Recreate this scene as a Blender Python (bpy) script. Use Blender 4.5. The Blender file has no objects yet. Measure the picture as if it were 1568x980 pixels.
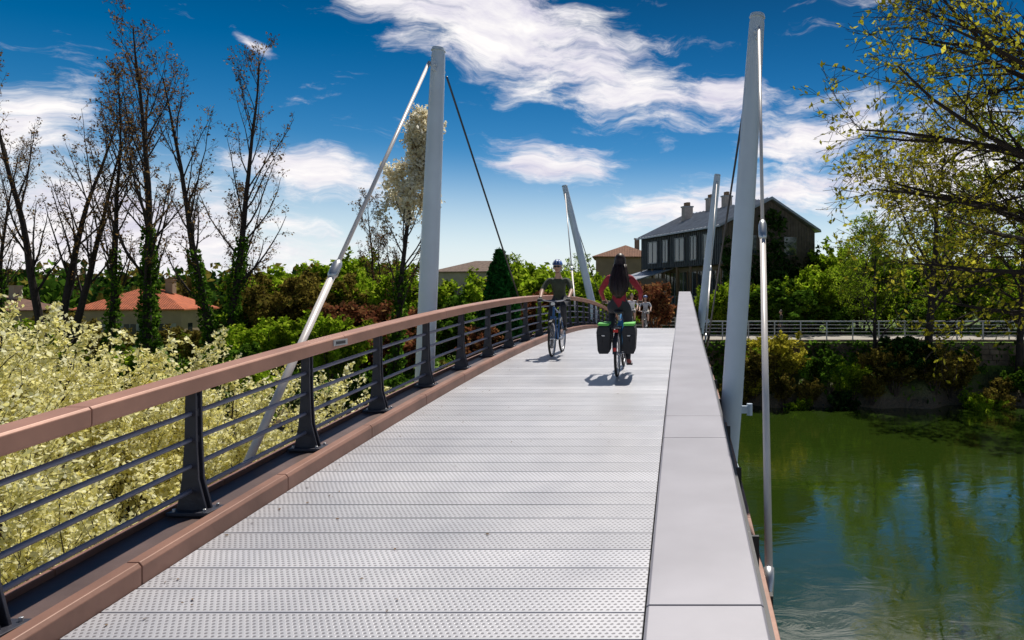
import bpy, math, random
import numpy as np
from mathutils import Vector, Matrix, Euler
S=bpy.context.scene
COL=S.collection
R=math.radians
# ------------------------------------------------------------ materials
def newmat(name):
    m=bpy.data.materials.new(name); m.use_nodes=True
    nt=m.node_tree; b=nt.nodes['Principled BSDF']
    return m,nt,b
def mat(name,c,rough=.6,metal=0.,var=.15,scale=6.,bump=0.,c2=None,detail=4,spec=None,coat=0):
    m,nt,b=newmat(name); N=nt.nodes; L=nt.links
    tc=N.new('ShaderNodeTexCoord'); nz=N.new('ShaderNodeTexNoise')
    nz.inputs['Scale'].default_value=scale; nz.inputs['Detail'].default_value=detail
    L.new(tc.outputs['Object'],nz.inputs['Vector'])
    cr=N.new('ShaderNodeValToRGB'); L.new(nz.outputs['Fac'],cr.inputs['Fac'])
    cr.color_ramp.elements[0].position=.3; cr.color_ramp.elements[1].position=.72
    a=tuple(x*(1-var) for x in c); d=tuple(min(1,x*(1+var)) for x in c) if c2 is None else c2
    cr.color_ramp.elements[0].color=(*a,1); cr.color_ramp.elements[1].color=(*d,1)
    L.new(cr.outputs['Color'],b.inputs['Base Color'])
    b.inputs['Roughness'].default_value=rough; b.inputs['Metallic'].default_value=metal
    if coat: b.inputs['Coat Weight'].default_value=coat
    if spec is not None: b.inputs['Specular IOR Level'].default_value=spec
    if bump:
        bp=N.new('ShaderNodeBump'); bp.inputs['Strength'].default_value=bump; bp.inputs['Distance'].default_value=.02
        n2=N.new('ShaderNodeTexNoise'); n2.inputs['Scale'].default_value=scale*5; L.new(tc.outputs['Object'],n2.inputs['Vector'])
        L.new(n2.outputs['Fac'],bp.inputs['Height']); L.new(bp.outputs['Normal'],b.inputs['Normal'])
    return m
def leafmat(name,c1,c2,c3,tr=.35,nscale=1.2,lo=.5,hi=1.25):
    m=bpy.data.materials.new(name); m.use_nodes=True; nt=m.node_tree; N=nt.nodes; L=nt.links
    N.remove(N['Principled BSDF']); b=N.new('ShaderNodeBsdfDiffuse'); out=N['Material Output']
    g=N.new('ShaderNodeNewGeometry'); cr=N.new('ShaderNodeValToRGB'); L.new(g.outputs['Random Per Island'],cr.inputs['Fac'])
    e=cr.color_ramp.elements; e[0].color=(*c1,1); e[1].color=(*c3,1); k=e.new(.5); k.color=(*c2,1)
    nz=N.new('ShaderNodeTexNoise'); nz.inputs['Scale'].default_value=nscale; nz.inputs['Detail'].default_value=1; L.new(g.outputs['Position'],nz.inputs['Vector'])
    mr=N.new('ShaderNodeMapRange'); mr.inputs[1].default_value=.35; mr.inputs[2].default_value=.65; mr.inputs[3].default_value=lo; mr.inputs[4].default_value=hi
    L.new(nz.outputs['Fac'],mr.inputs[0])
    mx=N.new('ShaderNodeVectorMath'); mx.operation='SCALE'; L.new(cr.outputs['Color'],mx.inputs[0]); L.new(mr.outputs[0],mx.inputs['Scale'])
    L.new(mx.outputs[0],b.inputs['Color'])
    t=N.new('ShaderNodeBsdfTranslucent'); L.new(mx.outputs[0],t.inputs['Color'])
    ms=N.new('ShaderNodeMixShader'); ms.inputs[0].default_value=tr
    L.new(b.outputs[0],ms.inputs[1]); L.new(t.outputs[0],ms.inputs[2]); L.new(ms.outputs[0],out.inputs['Surface'])
    return m
# ------------------------------------------------------------ builder
class MB:
    def __init__(s): s.v=[];s.f=[];s.m=[]
    def add(s,vs,fs,mi=0):
        o=len(s.v); s.v.extend([tuple(v) for v in vs]); s.f.extend([tuple(i+o for i in f) for f in fs]); s.m.extend([mi]*len(fs))
    def box(s,c,sz,mi=0,M=None):
        hx,hy,hz=sz[0]/2,sz[1]/2,sz[2]/2; vs=[]
        for x in(-hx,hx):
            for y in(-hy,hy):
                for z in(-hz,hz):
                    p=Vector((x,y,z)); p=(M@p) if M else p; vs.append(p+Vector(c))
        s.add(vs,[(0,1,3,2),(4,6,7,5),(0,4,5,1),(2,3,7,6),(0,2,6,4),(1,5,7,3)],mi)
    def tube(s,pts,rad,n=8,mi=0,cap=True):
        P=[Vector(p) for p in pts]; k=len(P)
        if not hasattr(rad,'__len__'): rad=[rad]*k
        t0=(P[1]-P[0]).normalized(); ref=Vector((0,0,1)) if abs(t0.z)<.8 else Vector((1,0,0))
        vs=[]
        for i in range(k):
            t=(P[min(i+1,k-1)]-P[max(i-1,0)])
            t=t.normalized() if t.length>1e-9 else t0
            u=t.cross(ref)
            if u.length<1e-4: u=t.cross(Vector((0,1,0)))
            u.normalize(); w=t.cross(u)
            r=rad[i]
            for j in range(n):
                a=2*math.pi*j/n; vs.append(P[i]+u*(r*math.cos(a))+w*(r*math.sin(a)))
        fs=[]
        for i in range(k-1):
            for j in range(n):
                a=i*n+j; b=i*n+(j+1)%n; fs.append((a,b,b+n,a+n))
        if cap: fs.append(tuple(range(n-1,-1,-1))); fs.append(tuple((k-1)*n+j for j in range(n)))
        s.add(vs,fs,mi)
    def ell(s,c,r,mi=0,nu=14,nv=9,M=None,fn=None):
        vs=[];fs=[]
        for i in range(nv+1):
            th=math.pi*i/nv
            for j in range(nu):
                ph=2*math.pi*j/nu
                p=Vector((math.sin(th)*math.cos(ph),math.sin(th)*math.sin(ph),math.cos(th)))
                if fn: p=fn(p)
                p=Vector((p.x*r[0],p.y*r[1],p.z*r[2]))
                if M: p=M@p
                vs.append(p+Vector(c))
        for i in range(nv):
            for j in range(nu):
                a=i*nu+j;b=i*nu+(j+1)%nu; fs.append((a,a+nu,b+nu,b))
        s.add(vs,fs,mi)
    def torus(s,c,Rr,r,mi=0,n=40,k=8,ax='x'):
        vs=[];fs=[]
        for i in range(n):
            a=2*math.pi*i/n
            for j in range(k):
                b=2*math.pi*j/k; q=Rr+r*math.cos(b)
                vs.append((c[0]+r*math.sin(b),c[1]+q*math.cos(a),c[2]+q*math.sin(a)))
        for i in range(n):
            for j in range(k):
                fs.append((i*k+j,i*k+(j+1)%k,((i+1)%n)*k+(j+1)%k,((i+1)%n)*k+j))
        s.add(vs,fs,mi)
    def leaves(s,pos,size,rs,mi=0,asp=1.7,flat=0.):
        pos=np.asarray(pos,dtype=float); n=len(pos)
        if n==0: return
        u=rs.normal(size=(n,3)); u/=np.linalg.norm(u,axis=1)[:,None]
        w=rs.normal(size=(n,3)); w[:,2]*=(1-flat); w-= (w*u).sum(1)[:,None]*u; w/=np.linalg.norm(w,axis=1)[:,None]
        sz=size*rs.uniform(.6,1.35,n)[:,None]
        a=u*sz*asp*.5; b=w*sz*.5
        V=np.stack([pos-a,pos-b*.9+a*.1,pos+a,pos+b*.9+a*.1],1).reshape(-1,3)
        o=len(s.v); s.v.extend(map(tuple,V.tolist()))
        F=(np.arange(n*4).reshape(-1,4)+o).tolist(); s.f.extend(map(tuple,F)); s.m.extend([mi]*n)
    def mesh(s,name,mats,smooth=False):
        me=bpy.data.meshes.new(name); me.from_pydata(s.v,[],s.f)
        for m in mats: me.materials.append(m)
        me.polygons.foreach_set('material_index',s.m)
        if smooth: me.polygons.foreach_set('use_smooth',[True]*len(s.f))
        me.update(); return me
    def obj(s,name,mats,parent=None,smooth=False,bevel=0,loc=(0,0,0),rot=0,auto=False):
        o=bpy.data.objects.new(name,s.mesh(name,mats,smooth)); COL.objects.link(o)
        o.location=loc; o.rotation_euler=(0,0,rot)
        if parent: o.parent=parent
        if bevel:
            b=o.modifiers.new('b','BEVEL'); b.width=bevel; b.segments=2; b.limit_method='ANGLE'
        return o
def inst(name,me,loc,rot=0,sc=1,parent=None):
    o=bpy.data.objects.new(name,me); COL.objects.link(o); o.location=loc; o.rotation_euler=(0,0,rot)
    o.scale=sc if hasattr(sc,'__len__') else (sc,sc,sc)
    if parent:o.parent=parent
    return o
def empty(name,loc=(0,0,0),rot=0,sc=1):
    o=bpy.data.objects.new(name,None); COL.objects.link(o); o.location=loc; o.rotation_euler=(0,0,rot); o.scale=(sc,sc,sc); o.empty_display_size=.2
    return o
# ------------------------------------------------------------ camera
cam=bpy.data.cameras.new('camera'); co=bpy.data.objects.new('camera',cam); COL.objects.link(co)
co.location=(0,0,6); co.rotation_euler=(R(90),0,0)
cam.lens=24; cam.sensor_width=36; cam.shift_x=-.1665; cam.shift_y=-.0255; cam.clip_end=5000; cam.clip_start=.05
S.camera=co
# ------------------------------------------------------------ sky
SUN_AZ=9; SUN_EL=60
W=bpy.data.worlds.new('World'); S.world=W; W.use_nodes=True; nt=W.node_tree; N=nt.nodes; L=nt.links
bg=N['Background']; bg.inputs['Strength'].default_value=.09
sky=N.new('ShaderNodeTexSky'); sky.sky_type='NISHITA'; sky.sun_disc=False; sky.sun_elevation=R(SUN_EL); sky.sun_rotation=R(SUN_AZ); sky.air_density=1.0; sky.dust_density=.4; sky.ozone_density=3
def math_(op,a,b=None,c=None,clamp=False):
    n=N.new('ShaderNodeMath'); n.operation=op; n.use_clamp=clamp
    for i,q in enumerate((a,b,c)):
        if q is None: continue
        if isinstance(q,(int,float)): n.inputs[i].default_value=q
        else: L.new(q,n.inputs[i])
    return n.outputs[0]
tc=N.new('ShaderNodeTexCoord'); sx=N.new('ShaderNodeSeparateXYZ'); L.new(tc.outputs['Generated'],sx.inputs[0])
az=math_('MULTIPLY',math_('ARCTAN2',sx.outputs[0],sx.outputs[1]),57.2958)
el=math_('MULTIPLY',math_('ARCSINE',sx.outputs[2]),57.2958)
cb=N.new('ShaderNodeCombineXYZ'); L.new(az,cb.inputs[0]); L.new(el,cb.inputs[1])
nw=N.new('ShaderNodeTexNoise'); nw.inputs['Scale'].default_value=.16; nw.inputs['Detail'].default_value=3; L.new(cb.outputs[0],nw.inputs['Vector'])
wv=N.new('ShaderNodeVectorMath'); wv.operation='MULTIPLY_ADD'; L.new(nw.outputs['Color'],wv.inputs[0]); wv.inputs[1].default_value=(7,3.5,0)
wo=N.new('ShaderNodeVectorMath'); wo.operation='SUBTRACT'; L.new(cb.outputs[0],wo.inputs[0]); wo.inputs[1].default_value=(3.5,1.75,0); L.new(wo.outputs[0],wv.inputs[2])
blobs=[(-15,21,17,5.2,-17,1.15),(-5,17,9,3.6,-22,1.05),(3.6,16.3,6,2,-5,1),(-10.6,10.4,6,2.4,-4,1),(1,7.2,9,2.3,5,1),(10.6,13.2,8,3,8,1),
 (-28.5,8.8,6.5,2.4,-5,1),(-40,3.5,17,6,0,1),(8.6,8.6,7,3,0,1),(-32.5,17.6,2.2,.7,-25,.8),(-44,9,6,3.5,20,.9),(22,9,11,6,0,1.1),(20,32,20,9,0,1.6),
 (60,15,25,8,0,1),(-85,18,25,8,10,1),(150,22,60,8,0,.9)]
acc=None
for (a,e,w,h,r,wt) in blobs:
    mp=N.new('ShaderNodeMapping'); mp.vector_type='TEXTURE'; mp.inputs['Location'].default_value=(a,e,0); mp.inputs['Rotation'].default_value=(0,0,R(r)); mp.inputs['Scale'].default_value=(w,h,1)
    L.new(wv.outputs[0],mp.inputs[0]); ln=N.new('ShaderNodeVectorMath'); ln.operation='LENGTH'; L.new(mp.outputs[0],ln.inputs[0])
    f=math_('MULTIPLY',math_('SUBTRACT',1.15,ln.outputs['Value'],clamp=True),wt)
    acc=f if acc is None else math_('MAXIMUM',acc,f)
mp=N.new('ShaderNodeMapping'); mp.inputs['Rotation'].default_value=(0,0,R(14)); mp.inputs['Scale'].default_value=(.10,.36,1); L.new(wv.outputs[0],mp.inputs[0])
nz=N.new('ShaderNodeTexNoise'); nz.inputs['Scale'].default_value=1.6; nz.inputs['Detail'].default_value=6; nz.inputs['Roughness'].default_value=.66; L.new(mp.outputs[0],nz.inputs['Vector'])
dens=math_('ADD',acc,math_('MULTIPLY',math_('SUBTRACT',nz.outputs['Fac'],.5),2.1))
mr=N.new('ShaderNodeMapRange'); mr.interpolation_type='SMOOTHSTEP'; mr.inputs[1].default_value=.18; mr.inputs[2].default_value=.95; L.new(dens,mr.inputs[0])
hz=N.new('ShaderNodeMapRange'); hz.interpolation_type='SMOOTHSTEP'; hz.inputs[1].default_value=12.; hz.inputs[2].default_value=-1.; hz.inputs[3].default_value=0; hz.inputs[4].default_value=.92; L.new(el,hz.inputs[0])
dk=N.new('ShaderNodeMapRange'); dk.inputs[1].default_value=4; dk.inputs[2].default_value=25; dk.inputs[3].default_value=1.1; dk.inputs[4].default_value=.36; L.new(el,dk.inputs[0])
hs=N.new('ShaderNodeHueSaturation'); hs.inputs['Saturation'].default_value=1.6; L.new(dk.outputs[0],hs.inputs['Value']); L.new(sky.outputs[0],hs.inputs['Color'])
ccr=N.new('ShaderNodeValToRGB'); ccr.color_ramp.elements[0].color=(.58,.56,.72,1); ccr.color_ramp.elements[1].color=(1,.97,.96,1)
ccr.color_ramp.elements[0].position=.3; ccr.color_ramp.elements[1].position=.6
L.new(nz.outputs['Color'],ccr.inputs['Fac'])
cs=N.new('ShaderNodeVectorMath'); cs.operation='SCALE'; cs.inputs['Scale'].default_value=11.5; L.new(ccr.outputs[0],cs.inputs[0])
m1=N.new('ShaderNodeMix'); m1.data_type='RGBA'; L.new(hz.outputs[0],m1.inputs['Factor']); L.new(hs.outputs[0],m1.inputs['A']); m1.inputs['B'].default_value=(9.6,10.3,10.9,1)
m2=N.new('ShaderNodeMix'); m2.data_type='RGBA'; L.new(mr.outputs[0],m2.inputs['Factor']); L.new(m1.outputs['Result'],m2.inputs['A']); L.new(cs.outputs[0],m2.inputs['B'])
L.new(m2.outputs['Result'],bg.inputs['Color'])
sl=bpy.data.lights.new('sun','SUN'); sl.energy=5; sl.angle=R(.5); sl.color=(1,.95,.86); so=bpy.data.objects.new('sun',sl); COL.objects.link(so)
sd=Vector((math.sin(R(SUN_AZ))*math.cos(R(SUN_EL)),math.cos(R(SUN_AZ))*math.cos(R(SUN_EL)),math.sin(R(SUN_EL))))
so.rotation_euler=(-sd).to_track_quat('-Z','Y').to_euler(); so.location=(0,0,40)
S.view_settings.view_transform='Standard'; S.view_settings.look='None'; S.view_settings.exposure=0
# ------------------------------------------------------------ base mats
M_mast=mat('mast_paint',(.60,.69,.79),.35,.0,.06,2,spec=.6)
M_rod=mat('stay_rod',(.72,.66,.63),.35,.05,.08,3)
M_cable=mat('cable',(.07,.07,.08),.4,.6)
M_steel=mat('steel',(.55,.56,.58),.35,.7,.1,4)
M_bar=mat('bar_steel',(.19,.20,.27),.42,.4,.12,5)
M_post=mat('post_paint',(.04,.04,.055),.45,.2,.15,8,bump=.1)
M_copper=mat('copper_rail',(.40,.205,.145),.48,.15,.14,2.5,bump=.08)
M_curb=mat('curb_brown',(.27,.14,.10),.5,.15,.25,2,bump=.15)
M_chan=mat('channel_brown',(.13,.085,.075),.5,.2,.2,3,bump=.1)
M_under=mat('underframe',(.06,.055,.055),.6,.2)
M_panel=mat('girder_panel',(.29,.28,.315),.5,.15,.12,1.2,bump=.06)
M_dark=mat('dark_trim',(.035,.035,.04),.5)
M_bark=mat('bark',(.036,.024,.020),.9,0,.4,8)
M_barkb=mat('bark_brown',(.075,.05,.035),.9,0,.4,8)
def deckmat():
    m,nt,b=newmat('deck_metal'); N=nt.nodes; L=nt.links
    def mth(op,a,b_=None,clamp=False):
        n=N.new('ShaderNodeMath'); n.operation=op; n.use_clamp=clamp
        for i,q in enumerate((a,b_)):
            if q is None: continue
            if isinstance(q,(int,float)): n.inputs[i].default_value=q
            else: L.new(q,n.inputs[i])
        return n.outputs[0]
    g=N.new('ShaderNodeNewGeometry'); s=N.new('ShaderNodeSeparateXYZ'); L.new(g.outputs['Position'],s.inputs[0])
    pk=mth('DIVIDE',mth('ADD',s.outputs[1],5.0),.25)
    lp=mth('MULTIPLY',mth('FRACT',pk),.25)
    yy=mth('DIVIDE',mth('SUBTRACT',lp,.0125),.0281); row=mth('FLOOR',yy); fy=mth('SUBTRACT',mth('FRACT',yy),.5)
    inner=mth('MULTIPLY',mth('GREATER_THAN',lp,.014),mth('LESS_THAN',lp,.236))
    xx=mth('ADD',mth('DIVIDE',s.outputs[0],.036),mth('MULTIPLY',mth('MODULO',row,2),.5)); fx=mth('SUBTRACT',mth('FRACT',xx),.5)
    r=mth('SQRT',mth('ADD',mth('MULTIPLY',fx,fx),mth('MULTIPLY',fy,fy)))
    dot=N.new('ShaderNodeMapRange'); dot.inputs[1].default_value=.32; dot.inputs[2].default_value=.20; L.new(r,dot.inputs[0])
    dd=mth('MULTIPLY',dot.outputs[0],inner)
    nz=N.new('ShaderNodeTexNoise'); nz.inputs['Scale'].default_value=1.1; nz.inputs['Detail'].default_value=8; nz.inputs['Roughness'].default_value=.65; L.new(g.outputs['Position'],nz.inputs['Vector'])
    cr=N.new('ShaderNodeValToRGB'); cr.color_ramp.elements[0].position=.3; cr.color_ramp.elements[1].position=.7
    cr.color_ramp.elements[0].color=(.44,.44,.48,1); cr.color_ramp.elements[1].color=(.61,.60,.63,1); L.new(nz.outputs['Fac'],cr.inputs[0])
    wn=N.new('ShaderNodeTexWhiteNoise'); wn.noise_dimensions='1D'; L.new(mth('FLOOR',pk),wn.inputs['W'])
    mrp=N.new('ShaderNodeMapRange'); mrp.inputs[3].default_value=.85; mrp.inputs[4].default_value=1.06; L.new(wn.outputs[0],mrp.inputs[0])
    sc=N.new('ShaderNodeVectorMath'); sc.operation='SCALE'; L.new(cr.outputs[0],sc.inputs[0]); L.new(mrp.outputs[0],sc.inputs['Scale'])
    mx=N.new('ShaderNodeMix'); mx.data_type='RGBA'; L.new(mth('MULTIPLY',dd,.78),mx.inputs['Factor']); L.new(sc.outputs[0],mx.inputs['A']); mx.inputs['B'].default_value=(.12,.11,.12,1)
    L.new(mx.outputs['Result'],b.inputs['Base Color'])
    bp=N.new('ShaderNodeBump'); bp.invert=True; bp.inputs['Strength'].default_value=.5; bp.inputs['Distance'].default_value=.004
    L.new(dd,bp.inputs['Height']); L.new(bp.outputs['Normal'],b.inputs['Normal'])
    b.inputs['Roughness'].default_value=.38; b.inputs['Metallic'].default_value=.15
    return m
M_deck=deckmat()
# ------------------------------------------------------------ bridge
def dz(y): return 4.9-.0032*(y-18)**2
bridge=empty('footbridge')
m=MB(); y=-5.0; PL=.25
while y<40:
    a,b=y+.0055,y+PL-.0055
    za,zb=dz(a),dz(b); t=.04
    vs=[(-3.2,a,za-t),(-.21,a,za-t),(-.21,b,zb-t),(-3.2,b,zb-t),(-3.2,a,za),(-.21,a,za),(-.21,b,zb),(-3.2,b,zb)]
    m.add(vs,[(0,3,2,1),(4,5,6,7),(0,1,5,4),(1,2,6,5),(2,3,7,6),(3,0,4,7)],0); y+=PL
m.obj('deck_planks',[M_deck],bridge,bevel=.003)
def sweep(m,prof,y0,y1,step,mi=0,zf=dz,closed=True):
    n=max(1,int(round((y1-y0)/step))); k=len(prof); vs=[];fs=[]
    for i in range(n+1):
        yy=y0+(y1-y0)*i/n; z=zf(yy)
        for (px,pz) in prof: vs.append((px,yy,z+pz))
    for i in range(n):
        for j in range(k):
            a=i*k+j;b=i*k+(j+1)%k; fs.append((a,b,b+k,a+k))
    fs.append(tuple(range(k-1,-1,-1))); fs.append(tuple(n*k+j for j in range(k)))
    m.add(vs,fs,mi)
m=MB()
sweep(m,[(-3.15,-.06),(-3.15,-.35),(-.25,-.35),(-.25,-.06)],-5,40,1)
for i in range(15):
    yy=-4+i*3.0; m.box((-1.6,yy,dz(yy)-.45),(3.6,.15,.22))
sweep(m,[(-2.2,-.36),(-2.1,-.95),(-1.2,-.95),(-1.1,-.36)],-5,40,1)
m.obj('underframe',[M_under],bridge)
m=MB(); y=-4.95
while y<39.5:
    sweep(m,[(-3.205,-.08),(-3.205,.105),(-3.225,.13),(-3.30,.13),(-3.30,.04),(-3.72,.04),(-3.72,.09),(-3.76,.09),(-3.76,-.3),(-3.3,-.3)],y+.004,y+1.5-.004,.5); y+=1.5
m.obj('curb',[M_curb],bridge,bevel=.004)
m=MB(); sweep(m,[(-3.712,.046),(-3.712,.052),(-3.308,.052),(-3.308,.046)],-4.9,39.5,.5); m.obj('curb_channel',[M_chan],bridge)
m=MB(); y=-5.0
while y<39.9:
    sweep(m,[(-3.47,.945),(-3.46,.96),(-3.46,1.05),(-3.475,1.065),(-3.625,1.065),(-3.64,1.05),(-3.64,.96),(-3.63,.945)],y+.003,min(y+3.0,40)-.003,.5); y+=3.0
m.obj('handrail_cap',[M_copper],bridge,bevel=.004)
m=MB()
for h in(.22,.40,.59,.78):
    pts=[(-3.56,yy,dz(yy)+h) for yy in np.arange(-5,40.1,1.0)]
    m.tube(pts,.019,8)
m.obj('rail_bars',[M_bar],bridge,smooth=True)
m=MB(); posts=[3.47+1.5*i for i in range(-5,25)]
for yy in posts:
    z=dz(yy)
    for dy in(-.028,.028):
        pr=[(-3.44,.07),(-3.50,.30),(-3.515,.6),(-3.52,.945),(-3.595,.945),(-3.60,.6),(-3.62,.3),(-3.66,.07)]
        vs=[(a,yy+dy-.009,z+b) for a,b in pr]+[(a,yy+dy+.009,z+b) for a,b in pr]; k=len(pr)
        fs=[tuple(range(k)),tuple(range(2*k-1,k-1,-1))]+[(i,i+k,(i+1)%k+k,(i+1)%k) for i in range(k)]
        m.add(vs,fs)
    m.box((-3.54,yy,z+.067),(.3,.2,.025)); m.box((-3.56,yy,z+.5),(.05,.035,.8))
    for h in(.22,.40,.59,.78): m.box((-3.56,yy,z+h),(.06,.075,.055))
    for a in(-.11,.11):
        for b in (-.07,.07): m.tube([(-3.54+a,yy+b,z+.075),(-3.54+a,yy+b,z+.1)],.012,6,1)
m.obj('rail_posts',[M_post,M_steel],bridge,bevel=.003)
m=MB(); m.box((-3.457,6.9,dz(6.9)+1.005),(.008,.28,.06)); m.box((-3.452,6.9,dz(6.9)+1.005),(.004,.18,.03),1); m.obj('rail_plate',[M_steel,M_dark],bridge)
def gz(y):
    if y<=12: return dz(y)+.03
    z0=dz(12)+.03; t=y-12
    return z0+ .055*t*(t/(t+2.2))
segs=[-5,-1.2,3.77,6.95,7.85,12.9,17.5,22,26,30,34,38]
m=MB()
for a,b in zip(segs[:-1],segs[1:]):
    sweep(m,[(-.195,-.22),(-.2,-.012),(-.185,0),(.435,0),(.45,-.012),(.45,-.16),(.2,-.22)],a+.007,b-.007,.6,0,gz)
m.obj('girder_panels',[M_panel],bridge,bevel=.003)
m=MB()
sweep(m,[(-.16,-.05),(-.16,-.9),(.38,-.9),(.42,-.05)],-5,38,1,0,lambda y:gz(y)-.03)
sweep(m,[(.44,-.10),(.44,-.2),(.50,-.2),(.50,-.10)],-5,38,1,0,lambda y:gz(y)-.03)
for i in range(28):
    yy=-4+i*1.5; m.box((.47,yy,gz(yy)-.36),(.18,.03,.4))
m.obj('girder_web',[M_dark],bridge)
m=MB(); y=-5
while y<38:
    sweep(m,[(.46,-.40),(.46,-.47),(.60,-.47),(.60,-.40)],y+.004,min(38,y+2.2)-.004,.6,0,dz); y+=2.2
m.obj('girder_flange',[M_curb],bridge,bevel=.004)
# blown leaves and grit on the deck
rs=np.random.RandomState(17); n=150; yy=3+rs.rand(n)**1.2*22; xx=np.where(rs.rand(n)<.6,-3.15+np.abs(rs.normal(0,.25,n)),rs.uniform(-3.1,-.3,n))
m=MB()
for a,b in zip(xx,yy):
    s_=rs.uniform(.008,.02); t=rs.uniform(0,6.28); z=dz(b)+.006
    m.add([(a+s_*math.cos(t),b+s_*math.sin(t),z),(a-s_*.5*math.sin(t),b+s_*.5*math.cos(t),z+.004),(a-s_*math.cos(t),b-s_*math.sin(t),z+.002),(a+s_*.5*math.sin(t),b-s_*.5*math.cos(t),z)],[(0,1,2,3)])
m.obj('fallen_leaves',[mat('dry_leaf',(.16,.10,.05),.8)])
def mast(base,top,r0,r1,name):
    e=empty(name); m=MB(); B=Vector(base);T=Vector(top)
    pts=[B+(T-B)*t for t in(0,.15,.5,.8,.985,1.0)]; rr=[r0*.9,r0,r0*.98,(r0+r1)/2,r1,r1*.8]
    m.tube(pts,rr,28); m.obj('shaft',[M_mast],e,smooth=True).modifiers.new('e','EDGE_SPLIT')
    m=MB(); d=(T-B).normalized(); q=B+(T-B)*.955
    for s_ in(-1,1):
        m.box(q+Vector((0,s_*(r1+.05),0)),(.03,.14,.16)); m.tube([q+Vector((-.05,s_*(r1+.08),0)),q+Vector((.05,s_*(r1+.08),0))],.025,10)
    m.tube([T-d*.02,T+d*.03],[r1*1.06,r1*.9],24)
    for t in(.2,.72): c=B+(T-B)*t; m.tube([c-d*.012,c+d*.012],[r0*1.02 if t<.5 else (r0+r1)/2*1.04]*2,28)
    m.obj('head_fitting',[M_mast],e)
    m=MB(); q=B+(T-B)*.13; m.box(q+Vector((.2 if B.x>0 else -.2,0,0)),(.14,.05,.1)); m.box(B,(.3,.3,.06)); m.tube([q+Vector((.25 if B.x>0 else -.25,0,-.08)),q+Vector((.25 if B.x>0 else -.25,0,.08))],.04,10); m.obj('base_bracket',[M_mast],e)
    return e
def rod(a,b,r,parent,turn=.45,name='stay_rod'):
    A=Vector(a);B=Vector(b); m=MB(); d=B-A
    t=turn; Lw=.22/d.length
    m.tube([A,A+d*t],r*.75,12)
    m.tube([A+d*(t-Lw*.6),A+d*(t-Lw*.35),A+d*(t+Lw*.35),A+d*(t+Lw*.6)],[r*1.1,r*1.65,r*1.65,r*1.1],16,1)
    m.tube([A+d*t,B-d*(.3/d.length)],r*1.15,14,0); m.tube([B-d*(.34/d.length),B-d*(.26/d.length),B],[r*1.5,r*1.5,r*.7],12,1)
    return m.obj(name,[M_rod,M_steel],parent,smooth=True)
def cab(a,b,r,parent):
    m=MB(); m.tube([a,b],r,8); B=Vector(b);A=Vector(a); u=(A-B).normalized(); m.tube([B,B+u*.5],r*1.8,8)
    return m.obj('stay_cable',[M_cable],parent,smooth=True)
ml=mast((-4.14,10.8,3.3),(-3.86,10.8,9.86),.145,.105,'bridge_mast')
rod((-3.93,10.6,9.6),(-3.88,5.7,4.05),.032,ml,.60); cab((-3.8,11.0,9.5),(-3.75,17.2,4.75),.018,ml)
mr_=mast((.62,9.4,3.6),(1.03,9.4,9.82),.145,.105,'bridge_mast')
rod((1.03,9.2,9.6),(.62,4.85,3.7),.026,mr_,.50); cab((.98,9.6,9.4),(.6,16.5,4.75),.018,mr_)
fl=mast((-3.75,31,4.0),(-5.35,31,10.9),.17,.13,'bridge_mast')
rod((-5.3,30.8,10.6),(-3.85,25,4.6),.03,fl,.6); cab((-5.3,31.2,10.5),(-3.8,37,3.8),.02,fl)
fr=mast((.6,25,4.2),(1.28,25,10.35),.145,.12,'bridge_mast')
rod((1.25,24.8,10.1),(.65,19.5,4.6),.022,fr,.6); cab((1.25,25.2,10),(.65,32,4.3),.018,fr)
for e,(xx,yy,s_) in ((ml,(-4.0,10.8,-1)),(mr_,(.38,9.4,1)),(fl,(-3.9,31,-1)),(fr,(.35,25,1))):
    m=MB(); m.box((xx-.15*s_ ,yy,dz(yy)-.62),(.9,.16,.2)); m.obj('outrigger',[M_under],e)
for xx,yy in((-3.85,5.7),(.52,4.85),(-3.85,25),(.52,19.5)):
    m=MB(); m.box((xx,yy,dz(yy)-.55),(.24,.07,.14)); m.obj('stay_anchor',[M_under],bridge)
m=MB()
for yy in (10,28,40):
    zt=dz(yy)-.95; m.tube([(-1.65,yy,-1.5),(-1.65,yy,zt)],.45,20)
m.obj('piers',[mat('concrete',(.36,.34,.31),.85,0,.2,3,bump=.3)],bridge,smooth=False)
# ------------------------------------------------------------ terrain
def lerp(a,b,t): t=np.clip(t,0,1); t=t*t*(3-2*t); return a+(b-a)*t
def hfield(x,y):
    x=np.asarray(x,float);y=np.asarray(y,float)
    nb=np.where(x<0,lerp(14.,-2.,(x+9)/4.5),lerp(-2.,11.,(x-7)/4))
    nb=nb+.5*np.sin(x*.7)
    fb=lerp(27.,36.0,(x+16)/10)+.4*np.sin(x*.9)+.3*np.sin(x*2.3)+.5*np.sin(x*.37+1)
    wav=.12*np.sin(x*.8+y*.5)+.1*np.sin(x*.33-y*.7)
    near=lerp(.7,-1.5,(y-nb+1.2)/2.4)+wav*.4
    rt=lerp(0,1,(x+9)/7)
    top=1.5
    w=lerp(7.,3.2,(x+12)/8)
    far=lerp(-1.5,top,(y-fb+1.2)/w)+wav*.6*lerp(0,1,(y-fb)/2)
    far=far+rt*lerp(0,1.7,(y-38.75)/.45)
    far=far+lerp(0,1,(y-70)/200)*(1+.004*y)+lerp(0,1,(y-250)/600)*14*(1+.4*np.sin(x*.006+1)+.3*np.sin(x*.013))
    far=far+np.where(y>48,wav*1.0,0)
    far=np.where((y>39.3)&(y<48)&(x>-5),3.2,far)
    mid=(nb+fb)/2
    return np.where(y<mid,near,far)
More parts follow.
